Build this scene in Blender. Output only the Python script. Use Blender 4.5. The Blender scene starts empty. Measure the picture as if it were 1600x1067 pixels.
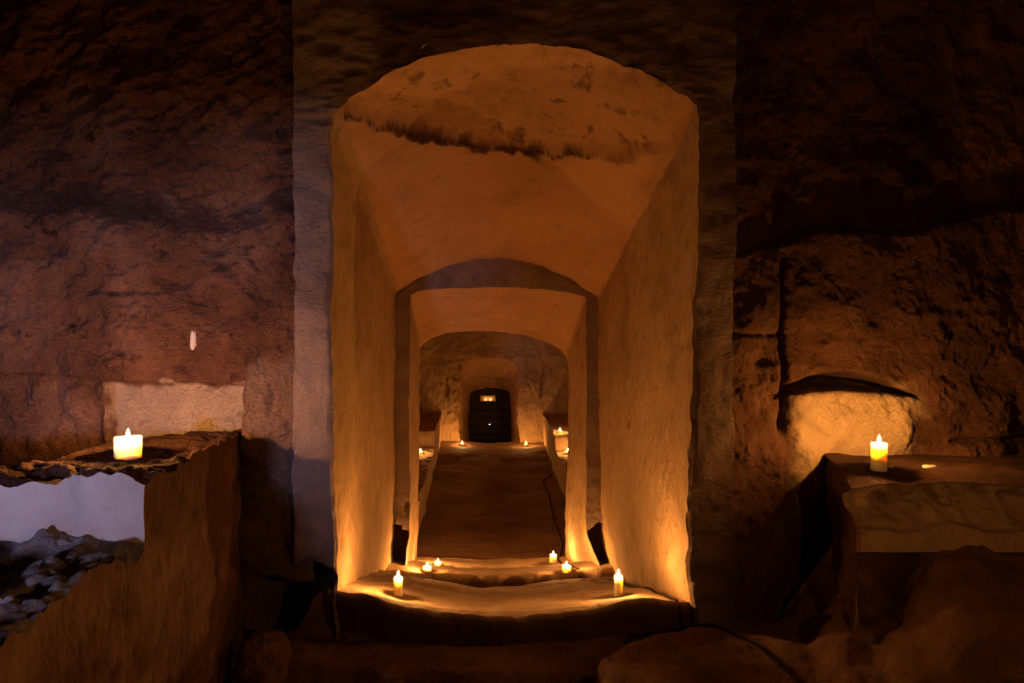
import bpy, math
import numpy as np
from mathutils import Vector

# ------------------------------------------------------------------ camera, light, exposure
F, CX, CY = 1067.0, 750.0, 533.5            # focal length and vanishing point in the 1600 x 1067 frame
scene = bpy.context.scene
col = scene.collection

cam_data = bpy.data.cameras.new('camera')
cam_data.sensor_width = 36.0
cam_data.lens = 36.0 * F / 1600.0
cam_data.shift_x = (800.0 - CX) / 1600.0
cam_data.clip_start = 0.02
cam = bpy.data.objects.new('camera', cam_data)
cam.rotation_euler = (math.pi / 2, 0, 0)
col.objects.link(cam)
scene.camera = cam

world = bpy.data.worlds.new('world')
world.use_nodes = True
world.node_tree.nodes['Background'].inputs[0].default_value = (0.45, 0.6, 1.0, 1)
world.node_tree.nodes['Background'].inputs[1].default_value = 0.02
scene.world = world

# daylight that comes down the entrance corridor behind the camera
day = bpy.data.lights.new('entrance_daylight', 'AREA')
day.shape = 'RECTANGLE'
day.size, day.size_y = 0.8, 0.6
day.energy = 62.0
day.color = (0.62, 0.59, 1.0)
day.spread = math.radians(60)
day_o = bpy.data.objects.new('entrance_daylight', day)
day_o.location = (-1.8, -8.0, -0.20)
day_o.rotation_euler = (math.radians(90), 0, 0)
col.objects.link(day_o)

vs = scene.view_settings
vs.view_transform = 'Standard'
vs.look = 'None'
vs.gamma = 1.0
vs.use_curve_mapping = False
vs.exposure = 0.0
FLAME = 6600.0

# ------------------------------------------------------------------ helpers
def P(x, y, d):
    return np.array([(x - CX) * d / F, d, (CY - y) * d / F])

def PL(pts, d):
    return np.array([P(x, y, d) for x, y in pts])

def resample(p, n):
    p = np.asarray(p, float)
    s = np.r_[0, np.cumsum(np.linalg.norm(np.diff(p, axis=0), axis=1))]
    t = np.linspace(0, s[-1], n)
    return np.stack([np.interp(t, s, p[:, k]) for k in range(p.shape[1])], 1)

def smooth(p, it=2):
    p = np.array(p, float)
    for _ in range(it):
        q = p.copy()
        q[1:-1] = (p[:-2] + 2 * p[1:-1] + p[2:]) / 4
        p = q
    return p

def sstep(a, b, x):
    t = np.clip((x - a) / (b - a), 0, 1)
    return t * t * (3 - 2 * t)

def _hash(ix, iy, iz, seed):
    h = (ix.astype(np.int64) * 374761393 + iy.astype(np.int64) * 668265263 + iz.astype(np.int64) * 2147483647 + seed * 1274126177) & 0xFFFFFFFF
    h = ((h ^ (h >> 13)) * 1274126177) & 0xFFFFFFFF
    h = ((h ^ (h >> 16)) * 2246822519) & 0xFFFFFFFF
    return ((h ^ (h >> 15)) & 0xFFFFFF) / float(0xFFFFFF) * 2 - 1

def vnoise(p, seed=0):
    i = np.floor(p)
    f = p - i
    u = f * f * f * (f * (f * 6 - 15) + 10)
    x0, y0, z0 = i[..., 0], i[..., 1], i[..., 2]
    r = 0
    for dx in (0, 1):
        wx = u[..., 0] if dx else 1 - u[..., 0]
        for dy in (0, 1):
            wy = u[..., 1] if dy else 1 - u[..., 1]
            for dz in (0, 1):
                wz = u[..., 2] if dz else 1 - u[..., 2]
                r = r + wx * wy * wz * _hash(x0 + dx, y0 + dy, z0 + dz, seed)
    return r

def fbm(p, scale, octv=4, seed=0, gain=0.5):
    r, a = 0, 1.0
    q = np.asarray(p) * scale
    for k in range(octv):
        r = r + a * vnoise(q + 17.3 * k, seed + k)
        q = q * 2.03
        a *= gain
    return r

def vfbm(p, scale, octv=4, seed=0, gain=0.5):
    return np.stack([fbm(p, scale, octv, seed + 31 * k, gain) for k in range(3)], -1)

def rough(G, big=0.02, fine=0.006, seed=0):
    """displacement that depends on position only, so neighbouring patches stay joined"""
    return G + big * vfbm(G, 1.7, 3, seed) + fine * vfbm(G, 11.0, 3, seed + 7)

def grid_mesh(name, grids, flip=False):
    verts, faces, off = [], [], 0
    for G in (grids if isinstance(grids, list) else [grids]):
        n, m = G.shape[:2]
        verts.append(G.reshape(-1, 3))
        idx = np.arange(n * m).reshape(n, m) + off
        q = np.stack([idx[:-1, :-1], idx[1:, :-1], idx[1:, 1:], idx[:-1, 1:]], -1).reshape(-1, 4)
        faces.append(q[:, ::-1] if flip else q)
        off += n * m
    v = np.concatenate(verts)
    f = np.concatenate(faces)
    me = bpy.data.meshes.new(name)
    me.vertices.add(len(v))
    me.vertices.foreach_set('co', v.astype(np.float32).ravel())
    me.loops.add(f.size)
    me.loops.foreach_set('vertex_index', f.astype(np.int32).ravel())
    me.polygons.add(len(f))
    me.polygons.foreach_set('loop_start', np.arange(0, f.size, 4, dtype=np.int32))
    me.polygons.foreach_set('loop_total', np.full(len(f), 4, dtype=np.int32))
    me.polygons.foreach_set('use_smooth', np.ones(len(f), dtype=bool))
    me.update(calc_edges=True)
    me.validate()
    return me

def add(name, me, mat, parent=None, kind=None, label=None, cat=None, group=None):
    o = bpy.data.objects.new(name, me)
    if mat:
        me.materials.clear()
        me.materials.append(mat)
    col.objects.link(o)
    if parent:
        o.parent = parent
    if kind: o['kind'] = kind
    if label: o['label'] = label
    if cat: o['category'] = cat
    if group: o['group'] = group
    return o

def struct(name, grids, mat, label, flip=False, cat=None):
    return add(name, grid_mesh(name, grids, flip), mat, kind='structure', label=label, cat=cat)

def set_stain_shade(o, vals):
    """per-vertex amount of crust or painted-in shade on the stone"""
    a = o.data.attributes.new('stain_shade', 'FLOAT', 'POINT')
    a.data.foreach_set('value', np.clip(vals, 0, 1).astype(np.float32).ravel())

def loft(A, B, n, ease=None):
    t = np.linspace(0, 1, n)[:, None, None]
    return A[None] * (1 - t) + B[None] * t

def plane_grid(o, u, v, nu, nv):
    o, u, v = map(lambda a: np.asarray(a, float), (o, u, v))
    a = np.linspace(0, 1, nu)[:, None, None]
    b = np.linspace(0, 1, nv)[None, :, None]
    return o + a * u + b * v

# ------------------------------------------------------------------ materials
def nt(name):
    m = bpy.data.materials.new(name)
    m.use_nodes = True
    t = m.node_tree
    b = t.nodes['Principled BSDF']
    return m, t, b

def N(t, kind, **kw):
    n = t.nodes.new(kind)
    for k, v in kw.items():
        if k in n.inputs:
            n.inputs[k].default_value = v
        else:
            setattr(n, k, v)
    return n

def ramp(t, fac, stops):
    r = t.nodes.new('ShaderNodeValToRGB')
    el = r.color_ramp.elements
    while len(el) < len(stops):
        el.new(0.5)
    for e, (p, c) in zip(el, stops):
        e.position = p
        e.color = (*c, 1) if len(c) == 3 else c
    t.links.new(fac, r.inputs[0])
    return r

def rock(name, cols, blotch=1.6, chisel=(34, 34, 5), rot=(0.35, 0.2, 0.5), cb=0.5, fb=0.35, pits=0.3, speck=None, rough_=0.92, stain_shade=(0.06, 0.027, 0.014)):
    """hewn soft stone: mottled colour, chisel strokes, grain and pits"""
    m, t, b = nt(name)
    L = t.links.new
    tc = N(t, 'ShaderNodeTexCoord')
    n1 = N(t, 'ShaderNodeTexNoise', Scale=blotch, Detail=9.0, Roughness=0.66)
    L(tc.outputs['Object'], n1.inputs['Vector'])
    k = len(cols)
    cr = ramp(t, n1.outputs['Fac'], [(0.3 + 0.4 * i / (k - 1), c) for i, c in enumerate(cols)])
    # small dark holes and specks
    n2 = N(t, 'ShaderNodeTexNoise', Scale=9.0, Detail=8.0, Roughness=0.72)
    L(tc.outputs['Object'], n2.inputs['Vector'])
    sp = ramp(t, n2.outputs['Fac'], [(0.30, (0, 0, 0)), (0.40, (1, 1, 1))])
    mx = N(t, 'ShaderNodeMix', data_type='RGBA', blend_type='MULTIPLY')
    mx.inputs['Factor'].default_value = 0.55 if speck is None else speck
    L(cr.outputs[0], mx.inputs['A'])
    L(sp.outputs[0], mx.inputs['B'])
    at = N(t, 'ShaderNodeAttribute', attribute_name='stain_shade')
    sm = N(t, 'ShaderNodeMix', data_type='RGBA')
    L(at.outputs['Fac'], sm.inputs['Factor'])
    L(mx.outputs['Result'], sm.inputs['A'])
    sm.inputs['B'].default_value = (*stain_shade, 1)
    L(sm.outputs['Result'], b.inputs['Base Color'])
    b.inputs['Roughness'].default_value = rough_
    b.inputs['Specular IOR Level'].default_value = 0.2
    # relief
    mp = N(t, 'ShaderNodeMapping')
    mp.inputs['Scale'].default_value = chisel
    mp.inputs['Rotation'].default_value = rot
    wn = N(t, 'ShaderNodeTexNoise', Scale=2.5, Detail=3.0)
    L(tc.outputs['Object'], wn.inputs['Vector'])
    va = N(t, 'ShaderNodeMix', data_type='RGBA', blend_type='LINEAR_LIGHT')
    va.inputs['Factor'].default_value = 0.08
    L(tc.outputs['Object'], va.inputs['A'])
    L(wn.outputs['Color'], va.inputs['B'])
    L(va.outputs['Result'], mp.inputs['Vector'])
    n3 = N(t, 'ShaderNodeTexNoise', Scale=1.0, Detail=3.0, Roughness=0.6)
    L(mp.outputs[0], n3.inputs['Vector'])
    b1 = N(t, 'ShaderNodeBump', Strength=min(1.0, cb), Distance=0.045 * max(1.0, cb))
    L(n3.outputs['Fac'], b1.inputs['Height'])
    n4 = N(t, 'ShaderNodeTexNoise', Scale=48.0, Detail=7.0, Roughness=0.72)
    L(tc.outputs['Object'], n4.inputs['Vector'])
    b2 = N(t, 'ShaderNodeBump', Strength=min(1.0, fb), Distance=0.022)
    L(n4.outputs['Fac'], b2.inputs['Height'])
    L(b1.outputs[0], b2.inputs['Normal'])
    b3 = N(t, 'ShaderNodeBump', Strength=pits, Distance=0.03)
    L(sp.outputs[0], b3.inputs['Height'])
    L(b2.outputs[0], b3.inputs['Normal'])
    L(b3.outputs[0], b.inputs['Normal'])
    return m

TUFA = [(0.40, 0.255, 0.135), (0.53, 0.355, 0.20), (0.60, 0.42, 0.25)]
M = {}
M['tufa'] = rock('tufa', TUFA, 1.3, (80, 80, 15), (0.45, 0.3, 0.2), 0.85, 0.45, 0.3, 0.45)
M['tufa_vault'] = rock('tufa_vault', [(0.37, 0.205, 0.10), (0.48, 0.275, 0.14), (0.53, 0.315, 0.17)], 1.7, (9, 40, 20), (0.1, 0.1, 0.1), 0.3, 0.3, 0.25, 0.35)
M['tufa_frame'] = rock('tufa_frame', [(0.13, 0.08, 0.055), (0.25, 0.175, 0.14), (0.32, 0.235, 0.19)], 1.5, (26, 30, 60), (0.0, 0.7, 0.2), 0.45, 0.45, 0.35, 0.55)
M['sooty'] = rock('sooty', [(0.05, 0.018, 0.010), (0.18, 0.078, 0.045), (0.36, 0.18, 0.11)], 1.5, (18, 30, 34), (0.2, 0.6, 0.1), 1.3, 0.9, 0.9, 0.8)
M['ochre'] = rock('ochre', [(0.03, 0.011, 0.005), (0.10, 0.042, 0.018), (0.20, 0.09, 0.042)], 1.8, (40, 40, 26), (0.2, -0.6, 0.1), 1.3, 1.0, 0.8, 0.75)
M['earth'] = rock('earth', [(0.09, 0.04, 0.02), (0.19, 0.095, 0.052), (0.30, 0.165, 0.095)], 2.6, (18, 18, 18), (0.2, 0.2, 0.1), 1.0, 0.9, 0.7, 0.7)
M['floor_tufa'] = rock('floor_tufa', [(0.22, 0.13, 0.07), (0.36, 0.24, 0.14), (0.44, 0.31, 0.19)], 1.6, (12, 12, 12), (0, 0, 0), 0.4, 0.4, 0.35, 0.5)
M['floor_dark'] = rock('floor_dark', [(0.13, 0.06, 0.03), (0.22, 0.12, 0.06), (0.30, 0.18, 0.10)], 1.1, (3, 12, 12), (0, 0, 0.1), 0.4, 0.4, 0.35, 0.5)
M['plaster'] = rock('plaster', [(0.42, 0.34, 0.30), (0.56, 0.48, 0.44), (0.62, 0.55, 0.50)], 3.0, (12, 12, 3), (0, 0, 0), 0.18, 0.2, 0.15, 0.25)
M['rubble'] = rock('rubble', [(0.05, 0.042, 0.042), (0.24, 0.21, 0.21), (0.50, 0.45, 0.45)], 5.0, (22, 22, 22), (0.2, 0.2, 0.1), 1.0, 0.8, 0.8, 0.7)
M['block_side'] = rock('block_side', [(0.045, 0.018, 0.011), (0.085, 0.036, 0.021), (0.19, 0.10, 0.065)], 2.2, (26, 26, 9), (0.5, 0.2, 0.2), 0.6, 0.5, 0.5, 0.6)

def plain(name, c, r=0.6, metal=0.0, bump=0.1):
    m, t, b = nt(name)
    n = N(t, 'ShaderNodeTexNoise', Scale=24.0, Detail=6.0)
    tc = N(t, 'ShaderNodeTexCoord')
    t.links.new(tc.outputs['Object'], n.inputs['Vector'])
    cr = ramp(t, n.outputs['Fac'], [(0.3, tuple(0.7 * v for v in c)), (0.7, c)])
    t.links.new(cr.outputs[0], b.inputs['Base Color'])
    b.inputs['Roughness'].default_value = r
    b.inputs['Metallic'].default_value = metal
    bp = N(t, 'ShaderNodeBump', Strength=bump, Distance=0.01)
    t.links.new(n.outputs['Fac'], bp.inputs['Height'])
    t.links.new(bp.outputs[0], b.inputs['Normal'])
    return m

M['cable'] = plain('cable_rubber', (0.012, 0.009, 0.007), 0.95)
M['cable'].node_tree.nodes['Principled BSDF'].inputs['Specular IOR Level'].default_value = 0.1
M['iron'] = plain('iron', (0.03, 0.028, 0.026), 0.55, 0.8)
M['dark_wood'] = plain('dark_wood', (0.018, 0.009, 0.006), 0.8, 0, 0.4)
M['frame_wood'] = plain('frame_wood', (0.35, 0.24, 0.13), 0.7)
M['wick'] = plain('wick', (0.02, 0.015, 0.01), 0.9)
M['wax_drip'] = plain('wax_drip', (0.75, 0.62, 0.45), 0.45)

def wax_mat(name, c, scale):
    m, t, b = nt(name)
    tc = N(t, 'ShaderNodeTexCoord')
    n = N(t, 'ShaderNodeTexNoise', Scale=18.0, Detail=3.0)
    t.links.new(tc.outputs['Object'], n.inputs['Vector'])
    cr = ramp(t, n.outputs['Fac'], [(0.3, tuple(0.93 * v for v in c)), (0.7, c)])
    t.links.new(cr.outputs[0], b.inputs['Base Color'])
    b.inputs['Roughness'].default_value = 0.45
    b.inputs['Subsurface Weight'].default_value = 1.0
    b.inputs['Subsurface Radius'].default_value = (1.0, 0.86, 0.62)
    b.inputs['Subsurface Scale'].default_value = scale
    return m
M['wax'] = wax_mat('wax', (0.93, 0.80, 0.50), 0.06)
M['wax_pale'] = wax_mat('wax_pale', (0.93, 0.86, 0.72), 0.07)

def emit(name, c, s):
    m = bpy.data.materials.new(name)
    m.use_nodes = True
    t = m.node_tree
    t.nodes.clear()
    e = t.nodes.new('ShaderNodeEmission')
    e.inputs[0].default_value = (*c, 1)
    e.inputs[1].default_value = s
    o = t.nodes.new('ShaderNodeOutputMaterial')
    t.links.new(e.outputs[0], o.inputs[0])
    return m
FLAME_COL = (1.0, 0.435, 0.108)
M['flame'] = emit('flame', FLAME_COL, FLAME)
M['flame_small'] = emit('flame_small', FLAME_COL, FLAME * 0.7)
M['flame_bench'] = emit('flame_bench', FLAME_COL, FLAME * 1.45)
M['flame_slot'] = emit('flame_slot', FLAME_COL, 260.0)
M['lamp_white'] = emit('lamp_white', (1.0, 0.9, 0.85), 6.0)

# ------------------------------------------------------------------ depths of the place
D1, D2, D3, D4, D5 = 3.36, 5.97, 7.17, 15.2, 17.5
YW = 3.42                                   # face of the chamber's end walls
ZC = 2.4                                    # chamber ceiling

# ------------------------------------------------------------------ chamber: floor
def rimline(x, pts):
    p = np.array(pts)
    return np.interp(x, p[:, 0], p[:, 1])

SILL = [(-3.4, 3.44), (-0.74, 3.43), (-0.66, 3.39), (-0.45, 3.35), (0.0, 3.31), (0.45, 3.33), (0.85, 3.38), (0.98, 3.40), (1.04, 3.44), (3.6, 3.44)]
RIM2 = [(-3.4, 3.3), (-1.0, 3.12), (-0.79, 3.11), (-0.5, 3.06), (-0.08, 2.94), (0.25, 3.0), (0.5, 2.96), (0.6, 2.6), (3.6, 2.5)]
SLAB = [(-0.2, 3.6), (0.3, 3.4), (0.48, 2.97), (0.62, 3.05), (0.8, 3.2), (0.97, 3.30), (1.2, 3.40), (3.6, 3.5)]

def sill_z(x):
    p = np.array([P(a, b, D1) for a, b in ((505, 915), (535, 922), (580, 929), (622, 939), (680, 948), (760, 956), (850, 953), (930, 944), (967, 939), (1000, 935), (1050, 936), (1110, 945))])
    return np.interp(x, p[:, 0], p[:, 2])

def floor_z(x, y):
    q = np.stack([x, y, np.zeros_like(x)], -1)
    w = 0.035 * fbm(q, 5.0, 3, 5)
    z = np.full_like(x, -1.60)
    z = z + 0.14 * sstep(-0.03, 0.03, y + w - rimline(x, RIM2)) * sstep(-1.25, -0.95, x)
    # slab to the right of the doorway
    inslab = sstep(-0.03, 0.03, rimline(x, SLAB) - y + w) * sstep(0.46, 0.52, x + w) * sstep(1.75, 1.5, x)
    z = z * (1 - inslab) + inslab * (-1.37 - 0.06 * sstep(3.2, 2.4, y))
    # rubble slope below the right bench
    mound = sstep(1.45, 2.0, x + 0.25 * fbm(q, 1.6, 3, 9)) * sstep(1.7, 2.85, y + 0.15 * fbm(q, 2.0, 2, 4))
    z = z + 0.57 * mound + 0.03 * mound * fbm(q, 6.0, 4, 10)
    # the sill riser
    s = sstep(-0.015, 0.02, y + 0.5 * w - rimline(x, SILL)) * sstep(-0.95, -0.80, x) * sstep(1.32, 1.12, x)
    z = z * (1 - s) + s * (sill_z(x) - 0.05)
    amp = 0.02 + 0.02 * sstep(1.3, 1.8, x) + 0.015 * sstep(-0.8, -1.0, x)
    return z + amp * fbm(q, 3.0, 5, 2)

def heightfield(x0, x1, y0, y1, nx, ny, fz):
    X, Y = np.meshgrid(np.linspace(x0, x1, nx), np.linspace(y0, y1, ny), indexing='ij')
    return np.stack([X, Y, fz(X, Y)], -1)

G1 = heightfield(-3.4, 3.6, 1.6, 3.44, 470, 150, floor_z)
G2 = heightfield(-3.4, 3.6, -3.2, 1.6, 470, 60, floor_z)
struct('floor', [G1, G2], M['earth'], 'dark trodden earth and rock floor of the front chamber')

# ------------------------------------------------------------------ chamber: end wall left of the doorway
def px_u(x, d=YW): return (x - CX) * d / F
def px_v(y, d=YW): return (CY - y) * d / F

def box_mask(x, z, xa, xb, za, zb, e, wob=0):
    return sstep(-e, e, x + wob - xa) * sstep(-e, e, xb - x + wob) * sstep(-e, e, z + wob - za) * sstep(-e, e, zb - z + wob)

def wall_left_y(x, z):
    q = np.stack([x, np.zeros_like(x), z], -1)
    w = 0.05 * fbm(q, 2.2, 4, 21)
    y = np.full_like(x, YW)
    # the upper wall stands back above an uneven edge
    y = y + 0.10 * sstep(0.0, 0.16, z + 1.6 * w - px_v(345) + 0.05 * (x + 2))
    # pale niche above the bench
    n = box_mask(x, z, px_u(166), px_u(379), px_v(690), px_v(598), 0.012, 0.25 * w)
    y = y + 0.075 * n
    # ledge at the far left with a dark undercut
    y = y + 0.05 * sstep(0.02, -0.01, z + 0.5 * w - px_v(588)) * sstep(px_u(170), px_u(140), x)
    # hollow at the foot of the wall
    h = sstep(0.05, -0.06, z + 1.6 * w - px_v(915)) * sstep(px_u(380), px_u(412), x + w) * sstep(px_u(560), px_u(530), x)
    y = y + 0.55 * h
    # cracks and pick marks
    cr = np.exp(-((z - px_v(455) + 0.3 * w) / 0.012) ** 2) * sstep(px_u(120), px_u(150), x) * sstep(px_u(270), px_u(230), x)
    y = y + 0.02 * cr
    y = y + 0.035 * fbm(q, 1.6, 3, 3) + 0.030 * fbm(q, 6.0, 5, 4, 0.6) * (1 - 0.6 * n)
    qs = np.stack([x * 5 + z * 9, np.zeros_like(x), z * 26 - x * 14], -1)
    y = y + 0.009 * vnoise(qs, 8) * (0.4 + sstep(0.5, 1.2, z))
    return y

XL0 = px_u(462, YW)
X, Z = np.meshgrid(np.linspace(-3.4, XL0 + 0.10, 330), np.linspace(-1.75, ZC + 0.05, 420), indexing='ij')
GL = np.stack([X, wall_left_y(X, Z), Z], -1)
struct('wall_front_left', GL, None, 'sooty dark rock wall left of the arched doorway')

# rock wall material with a pale patch: freshly cut stone at left, painted candle glow at right
def wall_with_patch(name, base_key, patch_col, box, warp=0.05, soft=0.012):
    m = M[base_key].copy()
    m.name = name
    t = m.node_tree
    L = t.links.new
    b = t.nodes['Principled BSDF']
    src = b.inputs['Base Color'].links[0].from_socket
    tc = N(t, 'ShaderNodeTexCoord')
    nz = N(t, 'ShaderNodeTexNoise', Scale=7.0, Detail=6.0)
    L(tc.outputs['Object'], nz.inputs['Vector'])
    add_ = N(t, 'ShaderNodeMix', data_type='RGBA', blend_type='LINEAR_LIGHT')
    add_.inputs['Factor'].default_value = warp
    L(tc.outputs['Object'], add_.inputs['A'])
    L(nz.outputs['Color'], add_.inputs['B'])
    sx = N(t, 'ShaderNodeSeparateXYZ')
    L(add_.outputs['Result'], sx.inputs[0])
    (xa, xb), (za, zb) = box
    fac = None
    for out, a, c in ((sx.outputs['X'], xa, xb), (sx.outputs['Z'], za, zb)):
        for lo, hi in ((a - soft, a + soft), (c + soft, c - soft)):
            r = N(t, 'ShaderNodeMapRange', interpolation_type='SMOOTHSTEP')
            lo_, hi_, f0, f1 = (lo, hi, 0, 1) if lo < hi else (hi, lo, 1, 0)
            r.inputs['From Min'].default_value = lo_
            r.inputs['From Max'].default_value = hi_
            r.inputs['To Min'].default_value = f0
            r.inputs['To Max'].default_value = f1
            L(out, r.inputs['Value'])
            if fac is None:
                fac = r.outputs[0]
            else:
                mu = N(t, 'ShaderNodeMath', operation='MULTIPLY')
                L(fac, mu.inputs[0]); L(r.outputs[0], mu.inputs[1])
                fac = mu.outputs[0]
    mx = N(t, 'ShaderNodeMix', data_type='RGBA')
    mul = N(t, 'ShaderNodeMix', data_type='RGBA', blend_type='MULTIPLY')
    L(fac, mx.inputs['Factor'])
    L(src, mx.inputs['A'])
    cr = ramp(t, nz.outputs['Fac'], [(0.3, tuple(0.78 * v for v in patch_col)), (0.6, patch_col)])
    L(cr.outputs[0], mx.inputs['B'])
    L(mx.outputs['Result'], b.inputs['Base Color'])
    return m

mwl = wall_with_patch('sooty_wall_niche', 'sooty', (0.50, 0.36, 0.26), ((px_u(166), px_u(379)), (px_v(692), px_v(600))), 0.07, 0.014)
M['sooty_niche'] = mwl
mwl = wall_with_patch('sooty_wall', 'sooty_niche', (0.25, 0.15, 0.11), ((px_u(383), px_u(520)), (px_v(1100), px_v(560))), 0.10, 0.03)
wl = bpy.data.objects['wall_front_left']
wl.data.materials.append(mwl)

# ------------------------------------------------------------------ chamber: end wall right of the doorway
def wall_right_y(x, z):
    q = np.stack([x, np.zeros_like(x), z], -1)
    w = 0.05 * fbm(q, 2.2, 4, 51)
    y = np.full_like(x, YW + 0.02)
    edge = px_v(388) + (x - px_u(1150)) * (388 - 326) / 450.0
    y = y + 0.11 * sstep(-0.02, 0.07, z + 0.9 * w - edge)
    right = sstep(px_u(1226), px_u(1234), x + 0.2 * w)
    y = y + 0.05 * right
    # vertical groove
    gx = px_u(1236) + 0.3 * w - 0.03 * np.abs(z + 0.1)
    gr = np.exp(-((x - gx) / (0.018 + 0.016 * sstep(0.0, -0.5, z))) ** 2) * sstep(px_v(700), px_v(660), z) * sstep(px_v(395), px_v(430), z)
    y = y + 0.14 * gr
    # horizontal joint beside the doorway
    y = y + 0.035 * np.exp(-((z - px_v(523) + 0.1 * w) / 0.014) ** 2) * (1 - right)
    # niche behind the candle, deep crack above it
    n = box_mask(x, z, px_u(1246), px_u(1462), px_v(745), px_v(606) + 0.0, 0.03, 0.5 * w)
    y = y + 0.03 * n
    xm = (x - px_u(1335)) / (px_u(1450) - px_u(1335))
    arc = px_v(600) - 0.075 * xm ** 2 + 0.25 * w
    th = 0.034 * (1 - np.clip(np.abs(xm), 0, 1) ** 2) + 0.006
    ck = np.exp(-((z - arc) / th) ** 4) * (np.abs(xm) < 1.05)
    y = y + 0.26 * ck
    # ledge line at the far right, cracks
    y = y + 0.05 * np.exp(-((z - px_v(690) + 0.3 * w) / 0.013) ** 2) * sstep(px_u(1490), px_u(1510), x)
    y = y + 0.03 * np.exp(-((x - px_u(1498) - 0.4 * (z - px_v(540)) + 0.2 * w) / 0.012) ** 2) * box_mask(x, z, 0, 9, px_v(562), px_v(515), 0.02)
    y = y + 0.035 * fbm(q, 1.5, 3, 13) + 0.028 * fbm(q, 6.5, 5, 14, 0.6)
    qs = np.stack([x * 24 + z * 8, np.zeros_like(x), z * 6], -1)
    y = y + 0.008 * vnoise(qs, 8) * (0.4 + n)
    return y

XR0 = px_u(1148, YW)
X, Z = np.meshgrid(np.linspace(XR0 - 0.10, 3.6, 360), np.linspace(-1.75, ZC + 0.05, 420), indexing='ij')
GR = np.stack([X, wall_right_y(X, Z), Z], -1)
struct('wall_front_right', GR, None, 'brown hewn rock wall right of the doorway with candlelit niche', flip=True)

mwr = wall_with_patch('ochre_wall_glow', 'ochre', (0.50, 0.35, 0.19), ((px_u(1262), px_u(1442)), (px_v(790), px_v(612))), 0.10, 0.07)  # pale patch paints the candle's pool of light into the wall colour
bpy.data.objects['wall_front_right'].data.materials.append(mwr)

# ------------------------------------------------------------------ doorway surround
NO = 520
O1 = PL([(536, 1085), (527, 930), (521, 800), (519, 600), (517, 400), (517, 215), (519, 182), (545, 152), (600, 117), (650, 95), (700, 80), (760, 69), (830, 65),
         (880, 71), (930, 82), (975, 97), (1010, 111), (1050, 130), (1078, 146), (1092, 162), (1094, 200), (1090, 400), (1084, 600), (1076, 780), (1072, 900), (1084, 950), (1092, 1085)], D1)
R1 = PL([(460, 1085), (460, 930), (460, 800), (460, 600), (461, 400), (459, 215), (459, 120), (459, -60), (459, -230), (600, -230), (680, -230), (750, -230), (830, -230),
         (900, -230), (960, -230), (1010, -230), (1150, -230), (1150, -60), (1150, 60), (1150, 130), (1150, 215), (1148, 400), (1147, 600), (1146, 780), (1146, 900), (1146, 950), (1146, 1085)], D1)
def para(p, n):                                    # resample by control index so that inner and outer outline stay paired
    k = np.linspace(0, len(p) - 1, n)
    return np.stack([np.interp(k, np.arange(len(p)), p[:, a]) for a in range(3)], 1)
O1s, R1s = smooth(para(O1, NO), 5), para(R1, NO)
ring = loft(R1s, O1s, 90)
back = R1s.copy(); back[:, 1] = YW + 0.06
edge = loft(back, R1s, 6)
rp = np.concatenate([edge[:-1], ring])
rimd = np.linspace(0, 1, len(rp))[:, None]
# rounded, chipped arris towards the opening
fall = sstep(0.93, 1.0, rimd) * 0.02
q = rough(rp, 0.010, 0.006, 60)
chip = 0.03 * np.maximum(0, fbm(rp, 9.0, 3, 77)) * sstep(0.86, 1.0, rimd)
q[..., 1] += fall + chip + 0.012 * fbm(rp * np.array([1, 1, 3]), 8.0, 3, 70)
q[..., 1] += 0.35 * sstep(-1.12, -1.20, rp[..., 2] + 0.10 * fbm(rp, 3.0, 3, 74)) * sstep(-0.70, -0.76, rp[..., 0] + 0.03 * fbm(rp, 8.0, 2, 75))
ws = struct('wall_doorway_surround', q, M['tufa_frame'], 'flat dressed stone surround framing the tall arched doorway')
soot_shade = sstep(-0.70, -0.48, rp[..., 0] + 0.08 * fbm(rp, 2.0, 4, 71)) * (0.72 + 0.25 * fbm(rp, 3.0, 4, 72))  # shade painted in where daylight misses the surround, right of its left jamb
soot_shade = np.maximum(soot_shade, 0.8 * sstep(0.80, 1.0, rimd) * sstep(1.0, 1.2, rp[..., 2] + 0.2 * fbm(rp, 6, 3, 73)))
set_stain_shade(ws, soot_shade)
RIM1 = q[-1]                                      # the arris as displaced

# ------------------------------------------------------------------ sloping passage behind the doorway
S2 = PL([(596, 960), (606, 905), (613, 830), (616, 700), (616, 600), (616, 520), (616, 462), (620, 455), (645, 440), (672, 426), (700, 414), (740, 405), (780, 403),
         (815, 407), (850, 417), (880, 430), (905, 444), (922, 455), (934, 463), (937, 468), (937, 500), (937, 600), (938, 700), (940, 780), (944, 830), (958, 905), (966, 960)], D2)
S2s = para(S2, NO)
A = para(O1, NO)
nT = 210
tub = loft(A, S2s, nT)
tt = np.linspace(0, 1, nT)[:, None]
uu = np.linspace(0, 1, NO)[None, :]
q = rough(tub, 0.013, 0.006, 60)
blend = sstep(0.0, 0.05, tt)[..., None]
off0 = RIM1 - q[0]
q = q + (1 - blend) * off0[None]
q[0] = RIM1
k = uu * (len(O1) - 1)
xs = tub[..., 0]
wav = fbm(tub, 4.0, 3, 88)
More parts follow.
